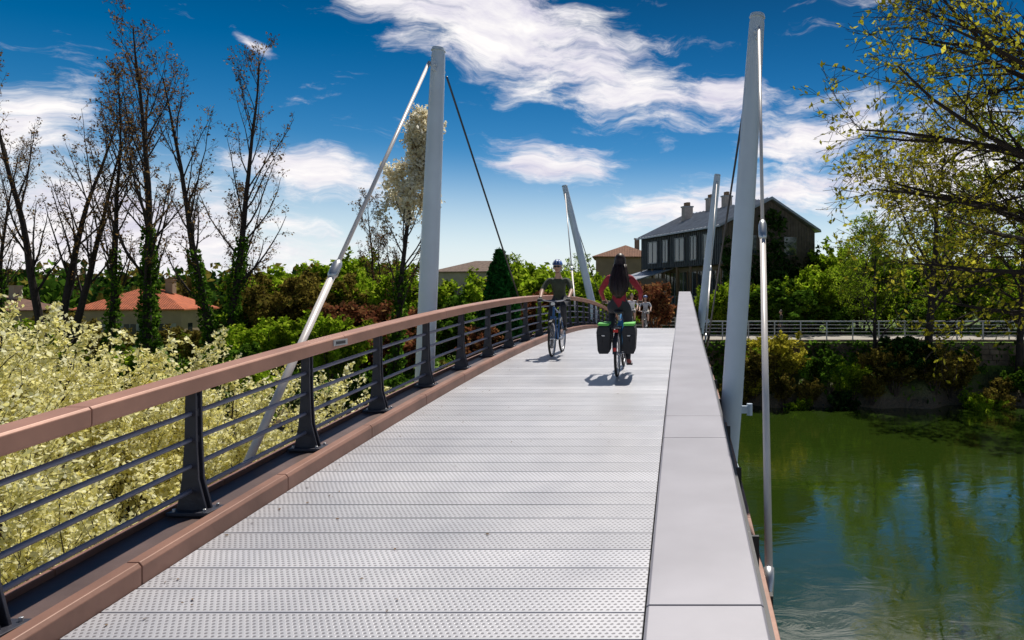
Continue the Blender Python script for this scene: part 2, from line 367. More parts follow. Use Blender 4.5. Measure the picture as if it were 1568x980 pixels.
def axis(lo,hi,f0,f1,step,g=1.18):
    a=list(np.arange(f0,f1+1e-6,step)); s=step;v=f1
    while v<hi: s*=g; v+=s; a.append(v)
    s=step;v=f0;b=[]
    while v>lo: s*=g; v-=s; b.append(v)
    return np.array(b[::-1]+a)
gx=axis(-2500,2500,-40,40,.5); gy=axis(-300,3000,-6,60,.5)
X,Y=np.meshgrid(gx,gy); Z=hfield(X,Y); nx=len(gx);ny=len(gy)
m=MB(); m.v=list(zip(X.ravel().tolist(),Y.ravel().tolist(),Z.ravel().tolist()))
m.f=[(j*nx+i,j*nx+i+1,(j+1)*nx+i+1,(j+1)*nx+i) for j in range(ny-1) for i in range(nx-1)]; m.m=[0]*len(m.f)
mg,nt2,b2=newmat('grass_ground'); N2=nt2.nodes; L2=nt2.links
g=N2.new('ShaderNodeNewGeometry'); n1=N2.new('ShaderNodeTexNoise'); n1.inputs['Scale'].default_value=.5; n1.inputs['Detail'].default_value=8; L2.new(g.outputs['Position'],n1.inputs['Vector'])
c_=N2.new('ShaderNodeValToRGB'); e=c_.color_ramp.elements; e[0].position=.35; e[0].color=(.045,.06,.014,1); e[1].position=.7; e[1].color=(.18,.29,.03,1); k=e.new(.5); k.color=(.10,.16,.022,1); L2.new(n1.outputs['Fac'],c_.inputs[0])
sp=N2.new('ShaderNodeSeparateXYZ'); L2.new(g.outputs['Position'],sp.inputs[0])
mz=N2.new('ShaderNodeMapRange'); mz.inputs[1].default_value=.4; mz.inputs[2].default_value=1.5; L2.new(sp.outputs[2],mz.inputs[0])
my=N2.new('ShaderNodeMapRange'); my.inputs[1].default_value=110; my.inputs[2].default_value=260; L2.new(sp.outputs[1],my.inputs[0])
mx=N2.new('ShaderNodeMix'); mx.data_type='RGBA'; L2.new(mz.outputs[0],mx.inputs['Factor']); mx.inputs['A'].default_value=(.15,.11,.07,1); L2.new(c_.outputs[0],mx.inputs['B'])
mx2=N2.new('ShaderNodeMix'); mx2.data_type='RGBA'; L2.new(my.outputs[0],mx2.inputs['Factor']); L2.new(mx.outputs['Result'],mx2.inputs['A']); mx2.inputs['B'].default_value=(.045,.065,.045,1)
L2.new(mx2.outputs['Result'],b2.inputs['Base Color']); b2.inputs['Roughness'].default_value=.95
n3=N2.new('ShaderNodeTexNoise'); n3.inputs['Scale'].default_value=9; n3.inputs['Detail'].default_value=5; L2.new(g.outputs['Position'],n3.inputs['Vector']); bp=N2.new('ShaderNodeBump'); bp.inputs['Strength'].default_value=1; bp.inputs['Distance'].default_value=.15; L2.new(n3.outputs[0],bp.inputs['Height']); L2.new(bp.outputs[0],b2.inputs['Normal'])
m.obj('ground',[mg],smooth=True)
mw,nt3,b3=newmat('river_water'); N3=nt3.nodes; L3=nt3.links
b3.inputs['Base Color'].default_value=(.022,.042,.005,1); b3.inputs['Roughness'].default_value=.02; b3.inputs['IOR'].default_value=2.7
g=N3.new('ShaderNodeNewGeometry'); mp=N3.new('ShaderNodeMapping'); mp.inputs['Scale'].default_value=(.6,1,1); L3.new(g.outputs['Position'],mp.inputs[0])
na=N3.new('ShaderNodeTexNoise'); na.inputs['Scale'].default_value=1.3; na.inputs['Detail'].default_value=6; na.inputs['Roughness'].default_value=.55; na.inputs['Distortion'].default_value=1.0; L3.new(mp.outputs[0],na.inputs['Vector'])
bp=N3.new('ShaderNodeBump'); bp.inputs['Strength'].default_value=.17; bp.inputs['Distance'].default_value=.05; L3.new(na.outputs[0],bp.inputs['Height']); L3.new(bp.outputs[0],b3.inputs['Normal'])
m=MB(); m.add([(-400,-60,0),(400,-60,0),(400,45,0),(-400,45,0)],[(0,1,2,3)]); m.obj('river_water',[mw])
M_path=mat('path_gravel',(.36,.33,.29),.9,0,.15,4,bump=.3)
M_stone=mat('stone_wall',(.17,.115,.075),.9,0,.5,1.8,bump=.8,c2=(.30,.22,.15))
M_white=mat('fence_grey',(.60,.60,.60),.5,.1)
m=MB(); m.box((17,42.2,3.26),(42,4,.05)); m.box((-1.7,44,3.25),(3.4,9,.06)); m.obj('promenade_path',[M_path],bevel=.01)
m=MB()
rr=random.Random(3)
for row in range(7):
    x=.7-rr.random()*.4
    while x<60:
        w=rr.uniform(.5,1.1); m.box((x+w/2,38.9+rr.uniform(-.03,.03),1.1+row*.32),(w-.03,.4,.30)); x+=w
m.box((30.5,39.0,2.0),(60,.3,2.4)); m.box((30.5,38.95,3.33),(60.6,.6,.1))
m.obj('retaining_wall',[M_stone],bevel=.02)
m=MB()
for z in(3.62,3.82,4.02,4.22): m.tube([(.8,39.3,z),(46,39.3,z)],.02,6)
m.box((23.4,39.3,4.42),(45.2,.12,.07))
x=.8
while x<46: m.box((x,39.3,3.9),(.06,.09,1.04)); x+=1.5
m.obj('promenade_fence',[M_white])
m=MB()
for z in(3.6,3.85,4.1,4.35): m.tube([(-8,47,z),(1.5,47,z)],.025,6)
x=-8
while x<1.6: m.box((x,47,3.85),(.06,.08,1.1)); x+=1.5
m.obj('path_fence',[M_white])
m=MB(); m.box((-1.6,40.6,1.6),(5.2,3.0,3.1)); m.obj('abutment',[M_stone],bridge,bevel=.03)
# ------------------------------------------------------------ houses
def house_modern():
    e=empty('modern_house')
    M_clad=mat('dark_cladding',(.06,.065,.075),.5,.1,.25,3); M_roof=mat('zinc_roof',(.33,.355,.40),.4,.3,.18,1.5)
    M_gab=mat('brown_cladding',(.10,.075,.055),.7,0,.35,3)
    M_gl=mat('window_glass',(.03,.04,.055),.08,0,.1,2,spec=1); M_fr=mat('frame_grey',(.34,.34,.35),.5); M_wood=mat('timber',(.26,.16,.09),.7)
    M_ren=mat('render_wall',(.26,.20,.16),.8); M_ch=mat('chimney',(.45,.38,.34),.8)
    A=Vector((2.9,50,0)); u=Vector((-6.6,12,0)).normalized(); v=Vector((12,6.6,0)).normalized(); Lh=13.7; Wd=8.6
    def P(a,b,z): q=A+u*a+v*b; return (q.x,q.y,z)
    def bx(m,a0,a1,b0,b1,z0,z1,mi=0):
        vs=[P(a,b,z) for z in(z0,z1) for a,b in((a0,b0),(a1,b0),(a1,b1),(a0,b1))]
        m.add(vs,[(0,3,2,1),(4,5,6,7),(0,1,5,4),(1,2,6,5),(2,3,7,6),(3,0,4,7)],mi)
    zb,zm,ze,zr=2.6,8.2,11.0,13.2
    m=MB(); bx(m,0,Lh,0,Wd,zm,ze,0)
    m.add([P(0,0,ze),P(0,Wd,ze),P(0,Wd/2,zr-.05),P(Lh,0,ze),P(Lh,Wd,ze),P(Lh,Wd/2,zr-.05)],[(0,1,2),(3,5,4)],2)
    bx(m,.02,Lh-.5,1.1,Wd-.2,zb,zm-.002,1)
    a=0.15
    while a<Lh: bx(m,a,a+.05,-.05,0.0,zm,ze-.02,0); a+=.3
    b=.0
    while b<Wd:
        zt=ze+(zr-ze)*(1-abs(b+.13-Wd/2)/(Wd/2))-.12; bx(m,-.06,-.003,b,b+.25,zm,zt,2); b+=.27
    bx(m,-.08,0,5.6,6.8,9,10.4,3); bx(m,-.08,0,2.0,3.0,9,10.4,3)
    m.obj('walls',[M_clad,M_ren,M_gab,M_gl],e)
    m=MB()
    for b0,b1,z0,z1 in((-.45,Wd/2,ze-.12,zr),(Wd+.45,Wd/2,ze-.12,zr)):
        vs=[P(-.35,b0,z0),P(Lh+.35,b0,z0),P(Lh+.35,b1,z1),P(-.35,b1,z1)]; vs+=[(x,y,z+.12) for x,y,z in vs]
        m.add(vs,[(0,3,2,1),(4,5,6,7),(0,1,5,4),(1,2,6,5),(2,3,7,6),(3,0,4,7)])
        a=-.3
        while a<Lh+.3:
            q=[P(a,b0,z0+.12),P(a+.05,b0,z0+.12),P(a+.05,b1,z1+.12),P(a,b1,z1+.12)]; q+=[(x,y,z+.09) for x,y,z in q]
            m.add(q,[(0,3,2,1),(4,5,6,7),(0,1,5,4),(1,2,6,5),(2,3,7,6),(3,0,4,7)]); a+=.6
    m.obj('roof',[M_roof],e)
    m=MB()
    for a0,a1 in((1.2,2.6),(3.6,4.6),(5.6,7.2),(8.4,9.4),(10.4,12.2)):
        bx(m,a0,a1,-.09,-.06,zm+.5,ze-.5,0)
        for q in(a0,a1-.06,(a0+a1)/2): bx(m,q,q+.06,-.13,-.05,zm+.45,ze-.45,1)
        bx(m,a0,a1,-.13,-.05,zm+.44,zm+.52,1); bx(m,a0,a1,-.13,-.05,ze-.52,ze-.44,1)
    for i in range(8):
        a0=.9+i*1.55; bx(m,a0,a0+1.3,1.04,1.08,5.2,7.8,0); bx(m,a0-.08,a0,1.0,1.09,5.1,7.9,2); bx(m,a0+.6,a0+.66,1.0,1.09,5.2,7.8,1)
    bx(m,0,Lh,-.1,1.0,4.7,4.85,2)
    a=0.0
    while a<=Lh: bx(m,a,a+.12,-.1,.02,2.6,zm-.01,2); a+=2.28
    bx(m,0,Lh,-.08,-.03,5.75,5.85,1)
    a=.1
    while a<Lh: bx(m,a,a+.03,-.07,-.04,4.86,5.74,1); a+=.22
    m.obj('windows_and_balcony',[M_gl,M_fr,M_wood],e)
    m=MB()
    for a,b,h in((11.5,3.4,1.5),(8.5,4.0,1.6),(6.2,4.2,1.4),(4.2,5.2,1.3),(9.6,2.2,1.9)):
        z=ze+(zr-ze)*(1-abs(b-Wd/2)/(Wd/2)); bx(m,a,a+.6,b,b+.7,z-.4,z+h*.75); bx(m,a-.06,a+.66,b-.06,b+.76,z+h*.75,z+h*.75+.12,1)
        for q in(.05,.35): bx(m,a+q,a+q+.2,b+.2,b+.45,z+h*.75+.12,z+h*.75+.45,2)
    m.obj('chimneys',[M_ch,M_fr,M_wood],e)
    m=MB(); vs=[P(Lh-5,-3.2,7.0),P(Lh+.2,-3.2,7.0),P(Lh+.2,.6,8.1),P(Lh-5,.6,8.1)]; vs+=[(x,y,z+.1) for x,y,z in vs]
    m.add(vs,[(0,3,2,1),(4,5,6,7),(0,1,5,4),(1,2,6,5),(2,3,7,6),(3,0,4,7)]); bx(m,Lh-4.8,Lh,-2.8,-2.6,3,7.1,1); bx(m,Lh-4.8,Lh-4.6,-2.6,0,3,7.3,1); m.obj('lean_to',[M_roof,M_ren],e)
    rs=np.random.RandomState(5); n=8000
    bb=rs.uniform(-.1,Wd+.3,n); zz=2.8+rs.rand(n)**1.0*9.6; lim=ze+(zr-ze)*(1-np.abs(bb-Wd/2)/(Wd/2))-.8+rs.normal(0,.15,n); k=zz<lim
    k&= (np.sin(bb*1.3+2)+np.sin(zz*1.1)+rs.normal(0,.5,n)+(9-zz)*.3)>-.2
    bb=bb[k];zz=zz[k]; off=-.08-np.abs(rs.normal(0,.18,len(bb)))
    pos=np.array([[A.x,A.y,0]])+np.outer(off,np.array(u))+np.outer(bb,np.array(v)); pos[:,2]=zz
    m=MB(); m.leaves(pos,.24,rs); m.obj('ivy',[leafmat('ivy_dark',(.02,.045,.012),(.04,.085,.018),(.08,.15,.03),.3)],e)
    return e
house_modern()
def house_hip(name,x,y,w,d,zb,ze,zr,wallc,roofc,rot=0):
    e=empty(name,(x,y,0),rot)
    Mw=mat(name+'_wall',wallc,.85,0,.12,1.2,bump=.2)
    mr,nt,b=newmat(name+'_tiles'); N=nt.nodes;L=nt.links; tcx=N.new('ShaderNodeTexCoord'); br=N.new('ShaderNodeTexWave'); br.inputs['Scale'].default_value=1.6; br.inputs['Distortion'].default_value=.4; L.new(tcx.outputs['Object'],br.inputs['Vector'])
    nn=N.new('ShaderNodeTexNoise'); nn.inputs['Scale'].default_value=2.5; nn.inputs['Detail'].default_value=6; L.new(tcx.outputs['Object'],nn.inputs['Vector']); cr=N.new('ShaderNodeValToRGB'); cr.color_ramp.elements[0].color=(*[q*.6 for q in roofc],1); cr.color_ramp.elements[1].color=(*roofc,1); cr.color_ramp.elements[0].position=.3;cr.color_ramp.elements[1].position=.65
    L.new(nn.outputs[0],cr.inputs[0]); L.new(cr.outputs[0],b.inputs['Base Color']); b.inputs['Roughness'].default_value=.85; bp=N.new('ShaderNodeBump'); bp.inputs['Distance'].default_value=.1; L.new(br.outputs['Fac'],bp.inputs['Height']); L.new(bp.outputs[0],b.inputs['Normal'])
    Mg=mat(name+'_glass',(.03,.035,.04),.15); Mf=mat(name+'_shutter',(.35,.33,.3),.7)
    m=MB(); m.box((0,0,(zb+ze)/2),(w,d,ze-zb)); m.obj('walls',[Mw],e)
    m=MB(); o=.4; r=max(0,(w-d)/2); c=[(-w/2-o,-d/2-o,ze),(w/2+o,-d/2-o,ze),(w/2+o,d/2+o,ze),(-w/2-o,d/2+o,ze),(-r,0,zr),(r,0,zr)]
    c2=[(a,b_,z-.12) for a,b_,z in c[:4]]
    m.add(c+c2,[(0,1,5,4),(1,2,5),(2,3,4,5),(3,0,4),(6,7,1,0),(7,8,2,1),(8,9,3,2),(9,6,0,3),(9,8,7,6)])
    m.obj('roof',[mr],e)
    m=MB()
    fl=max(1,int((ze-zb)/2.8)); nw=max(2,int(w/2.4))
    for f in range(fl):
        for i in range(nw):
            xx=-w/2+w*(i+.5)/nw; zz=zb+1.6+f*2.8
            m.box((xx,-d/2-.0,zz),(.9,.06,1.25)); m.box((xx,-d/2-.03,zz+.0),(.06,.06,1.25),1)
            for s_ in(-1,1): m.box((xx+s_*.72,-d/2-.03,zz),(.45,.06,1.3),1)
            m.box((xx,-d/2-.06,zz-.68),(1.1,.16,.07),1)
        for i in range(2): m.box((w/2,-d/4+i*d/2,zb+1.6+f*2.8),(.06,.9,1.25))
    m.obj('windows',[Mg,Mf],e)
    m=MB(); m.box((w*.2,.3,zr+.1),(.6,.8,1.3)); m.box((w*.2,.3,zr+.8),(.75,.95,.1)); m.obj('chimney',[Mw],e)
house_hip('tiled_roof_house',-51.5,66,8.2,7,1.0,4.6,6.6,(.36,.26,.17),(.70,.18,.07),R(14))
house_hip('village_house',-69,69,7,7,1.0,4.4,6.0,(.40,.30,.22),(.25,.13,.09),R(-5))
house_hip('stone_house',-7.0,84,7,7,3,10.4,12.0,(.3,.2,.14),(.35,.16,.09),R(5))
house_hip('village_house',-27,95,12,8,2,9.0,10.6,(.4,.33,.26),(.3,.2,.15),R(-12))
# ------------------------------------------------------------ vegetation
def grow(mb,p,d,length,r,lv,maxlv,P,rnd,tw,mi=0):
    nseg=P['seg'][lv]; pts=[p.copy()]; rad=[r]; dirs=[d.copy()]; q=p.copy(); dd=d.copy()
    for i in range(nseg):
        j=P['jit'][lv]
        dd=dd+Vector((rnd.uniform(-j,j),rnd.uniform(-j,j),rnd.uniform(-j,j)+P['up'][lv])); dd.normalize()
        q=q+dd*(length/nseg); pts.append(q.copy()); rad.append(max(P.get('rmin',.004),r*(1-(i+1)/nseg*(1-P['tip'][lv])))); dirs.append(dd.copy())
    mb.tube(pts,rad,P['sides'][lv],mi,cap=False)
    if lv==0 and 'rec' in P: P['rec'].append((pts,rad))
    if lv>=P['leaflv']: tw.append((pts,lv))
    if lv<maxlv:
        nc=P['n'][lv]
        for c in range(nc):
            t=P['t0'][lv]+(1-P['t0'][lv])*((c+rnd.random())/nc); t=min(t,.985); k=t*nseg; i=int(k); f=k-i
            b=pts[i].lerp(pts[i+1],f); rb=rad[i]*(1-f)+rad[i+1]*f; td=dirs[min(i+1,nseg)]
            ang=R(P['ang'][lv]+rnd.uniform(-1,1)*P['angv'][lv]); az_=rnd.uniform(0,2*math.pi)
            ref=Vector((0,0,1)) if abs(td.z)<.9 else Vector((1,0,0)); a=td.cross(ref).normalized(); w=td.cross(a)
            nd=(td*math.cos(ang)+(a*math.cos(az_)+w*math.sin(az_))*math.sin(ang)).normalized()
            fall=P['shape'](t) if lv==0 else (1-.55*t)
            grow(mb,b,nd,P['len'][lv]*fall*rnd.uniform(.7,1.25),min(rb*.8,rb*P['rr'][lv]+.001),lv+1,maxlv,P,rnd,tw,mi)
def twigleaves(tw,per,sp,rs,minlv=0,tfrac=0):
    out=[]
    for pts,lv in tw:
        if lv<minlv: continue
        n=int(per)+(1 if rs.rand()<per-int(per) else 0)
        if n==0: continue
        A=np.array(pts); k=rs.randint(0,len(A)-1,n); f=rs.rand(n)[:,None]
        out.append(A[k]*(1-f)+A[k+1]*f+rs.normal(0,sp,(n,3)))
    return np.concatenate(out) if out else np.zeros((0,3))
L_bud=leafmat('bud_leaf',(.12,.055,.02),(.22,.12,.045),(.36,.24,.09),.45)
L_green=leafmat('leaf_green',(.035,.085,.010),(.09,.19,.018),(.19,.33,.035),.5)
L_lime=leafmat('leaf_lime',(.13,.23,.008),(.28,.42,.02),(.46,.56,.05),.55)
L_dark=leafmat('leaf_dark',(.012,.032,.009),(.028,.07,.015),(.06,.13,.02),.3)
L_red=leafmat('leaf_russet',(.15,.05,.025),(.28,.10,.05),(.36,.21,.08),.45)
L_olive=leafmat('leaf_olive',(.10,.075,.02),(.20,.155,.03),(.30,.26,.05),.45)
L_blos=leafmat('blossom',(.78,.72,.24),(.95,.90,.48),(.98,.96,.72),.55,.8,.9,1.05)
L_white=leafmat('white_blossom',(.75,.66,.42),(.92,.86,.68),(.96,.93,.85),.5,.8,.9,1.05)
L_ylw=leafmat('leaf_yellow',(.28,.27,.02),(.52,.48,.05),(.70,.60,.09),.5)
def poplar(seed,H,r,n1=34,ivy=0,stems=1,top=False,ang=32):
    rnd=random.Random(seed); rs=np.random.RandomState(seed); m=MB(); tw=[]; rec=[]
    P=dict(seg=[14,6,4,2],jit=[.05,.12,.18,.25],up=[.03,.12,.08,.04],tip=[.12,.2,.3,.5],sides=[8,5,3,3],n=[n1,7,4],t0=[.24,.2,.2],ang=[ang,34,36],angv=[10,12,15],len=[H*.22,H*.07,H*.034],rr=[.40,.5,.55],shape=lambda t:(.55+1.3*t*(1-t)*1.6)*(1.0 if t<.8 else 1-(t-.8)*2.2),leaflv=2,rmin=.007,rec=rec)
    for s_ in range(stems):
        d=Vector((rnd.uniform(-.08,.08)+(s_-.5*(stems-1))*.20,rnd.uniform(-.1,.1),1)).normalized()
        PP=dict(P); PP['n']=[max(10,int(n1/(stems**.6))),7,4]
        grow(m,Vector(((s_-(stems-1)/2)*.25,0,0)),d,H*(1-.1*s_),r,0,3,PP,rnd,tw)
    lv=twigleaves(tw,2.6,.08,rs,3); m.leaves(lv,.09,rs,1)
    if top:
        lv=twigleaves(tw,20,.16,rs,2); lv=lv[(lv[:,2]>H*.66+rs.normal(0,.5,len(lv)))]; m.leaves(lv,.13,rs,3)
    if ivy:
        for pts,rad in rec[:2]:
            n=int(2200*ivy); t=rs.rand(n)**1.3*6.2; i=t.astype(int); f=(t-i)[:,None]; A=np.array(pts); c=A[i]*(1-f)+A[i+1]*f; a=rs.rand(n)*6.28
            q=r*1.1+rs.rand(n)*.30*(1.1-t/6.4)*(1+.6*np.sin(t*5)); c[:,0]+=q*np.cos(a); c[:,1]+=q*np.sin(a); m.leaves(c,.15,rs,2)
    return m.mesh('poplar',[M_bark,L_bud,L_green,L_white])
pop=[poplar(11,19,.26,34,0,3),poplar(12,18,.22,28,.6,1,False,27),poplar(13,19.5,.26,32,.7,2),poplar(14,12,.16,22,1,1),poplar(15,14.8,.2,26,.5,1,True,32)]
def gh(x,y): return float(hfield(x,y))
for i,(x,y,k,s_,ro) in enumerate([(-34.9,38,0,.92,.3),(-31.8,38,1,.90,1.1),(-29.2,37.5,2,.95,2.2),(-25.8,38,2,.93,4.0),(-14.4,34,4,.90,.5),(-46,46,1,.8,3.2),(-23,52,3,.95,2),(-20.5,47,3,.7,2.6),(-26.5,42,3,.9,1)]):
    inst('poplar_tree',pop[k],(x,y,gh(x,y)-.2),ro,s_)
def shrub(seed,H,Wd,leaf,nleaf,lsize,stems=9,fine=1.,droop=.02,bark=None,asp=1.7,bare=.0,sp=.045):
    rnd=random.Random(seed); rs=np.random.RandomState(seed); m=MB(); tw=[]
    P=dict(seg=[6,4,2],jit=[.14,.2,.25],up=[.04,droop,.0],tip=[.25,.3,.5],sides=[5,3,3],n=[int(9*fine),int(7*fine)],t0=[.25+bare,.2],ang=[38,42],angv=[14,18],len=[H*.36,H*.15],rr=[.5,.5],shape=lambda t:1.1-.5*t,leaflv=1,rmin=.004)
    for i in range(stems):
        a=rnd.uniform(0,6.28); sp_=rnd.uniform(.05,1)*Wd/H
        d=Vector((math.cos(a)*sp_,math.sin(a)*sp_,1)).normalized(); grow(m,Vector((math.cos(a)*.15,math.sin(a)*.15,0)),d,H*rnd.uniform(.65,1.),.02*H**.6,0,2,P,rnd,tw)
    per=max(1,nleaf/len(tw)); m.leaves(twigleaves(tw,per,sp*H/3,rs),lsize,rs,1,asp)
    return m.mesh('shrub',[bark or M_barkb,leaf])
blos=[shrub(21,5.0,2.2,L_blos,24000,.060,12,1.2,.07,bark=M_bark,bare=.15,sp=.022,asp=1.4),shrub(22,4.6,2.4,L_blos,24000,.060,12,1.2,.06,bark=M_bark,bare=.15,sp=.022,asp=1.4)]
bl=[(-7.4,6.8,.78,0),(-9.3,8.6,.88,1),(-7.3,9.3,.80,1),(-11.4,10.6,.98,0),(-9.0,11.6,.92,1),(-13.8,13,1.05,1),(-11.3,13.6,.98,0),(-8.6,13.4,.86,0),(-15.5,11.5,.9,0),(-6.6,5.0,.55,1),(-6.4,11.4,.72,1),(-5.9,8.0,.55,0)]
for i,(x,y,s_,k) in enumerate(bl): inst('blossom_shrub',blos[k],(x,y,gh(x,y)-.15),i*1.3,s_)
HH={'green':3.2,'lime':4.5,'red':3.4,'olive':3.6,'dark':3,'yellow':2.6}
SH={'green':shrub(31,3.2,2.2,L_green,7000,.13,8),'lime':shrub(32,4.5,2.4,L_lime,8000,.14,9,1,.05),'red':shrub(33,3.4,2.4,L_red,5500,.12,9),'olive':shrub(34,3.6,2.4,L_olive,5500,.12,9),'dark':shrub(35,3,2.4,L_dark,7000,.15,8),'yellow':shrub(36,2.6,1.8,L_ylw,5000,.10,9)}
nm={'green':'green_shrub','lime':'spring_shrub','red':'russet_shrub','olive':'olive_shrub','dark':'evergreen_shrub','yellow':'yellow_shrub'}
rr=random.Random(8); lst=[]
for i in range(24):
    x=-46+i*1.85+rr.uniform(-.6,.6); y=30.5+rr.uniform(-1,2)+max(0,(x+14)*.55); k=rr.choice(['green','olive','dark','green','lime','lime']); lst.append((x,y,k,rr.uniform(.6,.9)))
for i in range(26):
    x=-52+i*2.0+rr.uniform(-.7,.7); y=42+rr.uniform(-2,4); k=rr.choice(['olive','green','lime','olive','lime']) if x<-13 else rr.choice(['lime','green','lime','red']); lst.append((x,y,k,rr.uniform(.95,1.35)))
for i in range(12):
    x=-30+i*1.9; y=56+rr.uniform(-3,4); lst.append((x,y,rr.choice(['lime','green','lime','olive']),rr.uniform(1.3,1.7)))
lst+= [(-17.8,36.5,'red',1.2),(-16.6,37.5,'red',1.1),(-8.8,46,'lime',1.35),(-7.4,48,'lime',1.35),(-9.8,50,'lime',1.6),(-12.8,40,'green',1.3),(-5,44,'green',.8),(-11,37,'red',.8),(-7.5,41,'lime',.8),(-23.5,41,'olive',1.4),(-21.5,43,'olive',1.5),(-26,46,'olive',1.4),(-20.5,34.5,'lime',.75),(-22.6,34.8,'lime',.7)]
for i in range(52):
    x=1.2+i*.7+rr.uniform(-.4,.4); k=rr.choice(['green','lime','olive','yellow','olive','dark','lime','green']); lst.append((x,36.6+rr.uniform(-1.1,1.0),k,rr.uniform(1.2,2.5)/HH[k]))
for i in range(22):
    x=2+i*1.7+rr.uniform(-.5,.5); lst.append((x,46.5+rr.uniform(-1,2),rr.choice(['green','lime','green','lime']),rr.uniform(.5,.85)))
for i in range(13):
    x=12+i*2.4+rr.uniform(-.5,.5); lst.append((x,53+rr.uniform(-2,3),rr.choice(['green','lime','lime']),rr.uniform(1.0,1.5)))
lst+= [(4.6,37.6,'yellow',.95),(5.6,37.2,'yellow',.7),(9.4,48,'lime',1.1),(4.2,46.5,'lime',.85),(6.6,46,'green',1.1),(2.4,46.2,'lime',.7),(8.2,46.5,'lime',.9)]
for x,y,k,s_ in lst:
    u_=x/y; cap=9
    if u_<-.66: cap=2.6 if u_>-.86 else 3.6
    if -.12<u_<.05 and y>43: cap=3.0
    if .05<=u_<.18 and y>43: cap=4.4
    s_=min(s_,cap/HH[k]/1.15)
    inst(nm[k],SH[k],(x,y,gh(x,y)-.1),rr.uniform(0,6.28),(s_*rr.uniform(1.,1.5),s_*rr.uniform(.95,1.3),s_))
def conifer():
    rs=np.random.RandomState(4); m=MB(); m.tube([(0,0,0),(0,0,6.4)],[.14,.03],8,0); n=11000
    t=rs.rand(n)**.7; z=6.6*(1-t)+.0; a=rs.rand(n)*6.283; Rm=.12+1.25*t**.75*(1+.22*np.sin(a*5+z*3)+.15*np.sin(z*6)); rad=Rm*rs.rand(n)**.35
    m.leaves(np.stack([rad*np.cos(a),rad*np.sin(a),z+rs.normal(0,.08,n)],1),.14,rs,1,2.2); return m.mesh('conifer',[M_barkb,leafmat('needle',(.01,.06,.014),(.02,.11,.022),(.04,.17,.03),.2)])
cf=conifer(); inst('conifer_tree',cf,(-10.3,38.5,gh(-10.3,38.5)),0,(1.15,1.15,1.06))
def broad(seed,H,r,leaf,nl,ls,n0=12,ang=48,droop=-.02,lenf=.42,t0=.25,n1=7,n2=6,levels=4,bark=M_bark,lean=(0,0)):
    rnd=random.Random(seed); rs=np.random.RandomState(seed); m=MB(); tw=[]
    P=dict(seg=[9,7,5,3,2],jit=[.09,.15,.2,.25,.3],up=[.03,.04,droop,droop*1.5,droop],tip=[.2,.2,.25,.4,.5],sides=[8,6,4,3,3],n=[n0,n1,n2,3],t0=[t0,.2,.15,.2],ang=[ang,42,44,45],angv=[14,16,18,20],len=[H*lenf,H*.2,H*.1,H*.05],rr=[.5,.5,.5,.6],shape=lambda t:1.15-.6*t,leaflv=3,rmin=.007)
    grow(m,Vector((0,0,0)),Vector((lean[0],lean[1],1)).normalized(),H*.85,r,0,levels,P,rnd,tw)
    per=nl/len(tw); m.leaves(twigleaves(tw,per,.07,rs),ls,rs,1); return m.mesh('broad',[bark,leaf])
bt=[broad(41,14,.24,L_ylw,6500,.12,12,50,-.03),broad(42,11,.18,L_lime,6000,.13,11,42,.0),broad(43,13,.22,L_lime,5000,.12,11,46,-.02)]
for x,y,k,s_,ro in [(13.4,37.4,0,1.05,.4),(18.6,37.8,2,1.0,2.0),(24,38,0,1.0,3.6),(12.6,49.5,1,.72,1),(19,50,1,1.0,2.5),(27,47,1,1.1,4),(10.6,37.6,2,.62,5.0),(-10.3,58,1,.66,2.2),(-14,62,1,.66,.3)]:
    inst('riverside_tree',bt[k],(x,y,gh(x,y)-.2),ro,s_)
def overhang():
    rnd=random.Random(77); rs=np.random.RandomState(77); m=MB(); tw=[]
    P=dict(seg=[10,8,5,4,2],jit=[.05,.13,.2,.22,.3],up=[.01,.015,.0,-.03,-.02],tip=[.5,.15,.2,.3,.5],sides=[10,6,4,3,3],n=[0,10,6,4],t0=[.3,.22,.12,.1],ang=[50,42,42,45],angv=[12,16,18,20],len=[6,2.5,1.3,.5],rr=[.5,.5,.55,.65],shape=lambda t:1,leaflv=3,rmin=.0045)
    grow(m,Vector((0,0,0)),Vector((-.02,.06,1)).normalized(),9.5,.28,0,0,P,rnd,tw)
    for z,dx,dy,dzz,ln in [(5.2,-1,.15,.12,5.6),(6.2,-1,.55,.32,6.2),(6.8,-1,-.1,.42,6.0),(7.6,-1,.3,.62,6.4),(8.3,-1,.7,.55,6),(5.8,-.8,1.0,.3,6.5),(5.6,-1,.35,.25,6.2),(6.5,-1,.2,.22,6.4),(7.0,-1,.45,.45,6.6),(7.9,-1,.1,.4,5.8),(8.8,-.9,.3,.45,5.6),(7.2,.8,.6,.5,5),(9.1,-.5,.2,1.0,5),(4.8,-.9,.6,.1,5.2),(6.0,-1,.8,.18,6.0),(7.4,-1,.6,.3,6.4)]:
        grow(m,Vector((-.05,.3,z)),Vector((dx,dy,dzz)).normalized(),ln,.10,1,4,P,rnd,tw)
    m.leaves(twigleaves(tw,.8,.02,rs,4),.058,rs,1); m.leaves(twigleaves(tw,.9,.03,rs,3),.07,rs,1)
    return m.mesh('overhang',[M_bark,leafmat('young_leaf',(.24,.23,.015),(.46,.44,.03),(.64,.58,.07),.5)])
inst('overhanging_tree',overhang(),(9.2,10.6,.4))
rs=np.random.RandomState(9); m=MB()
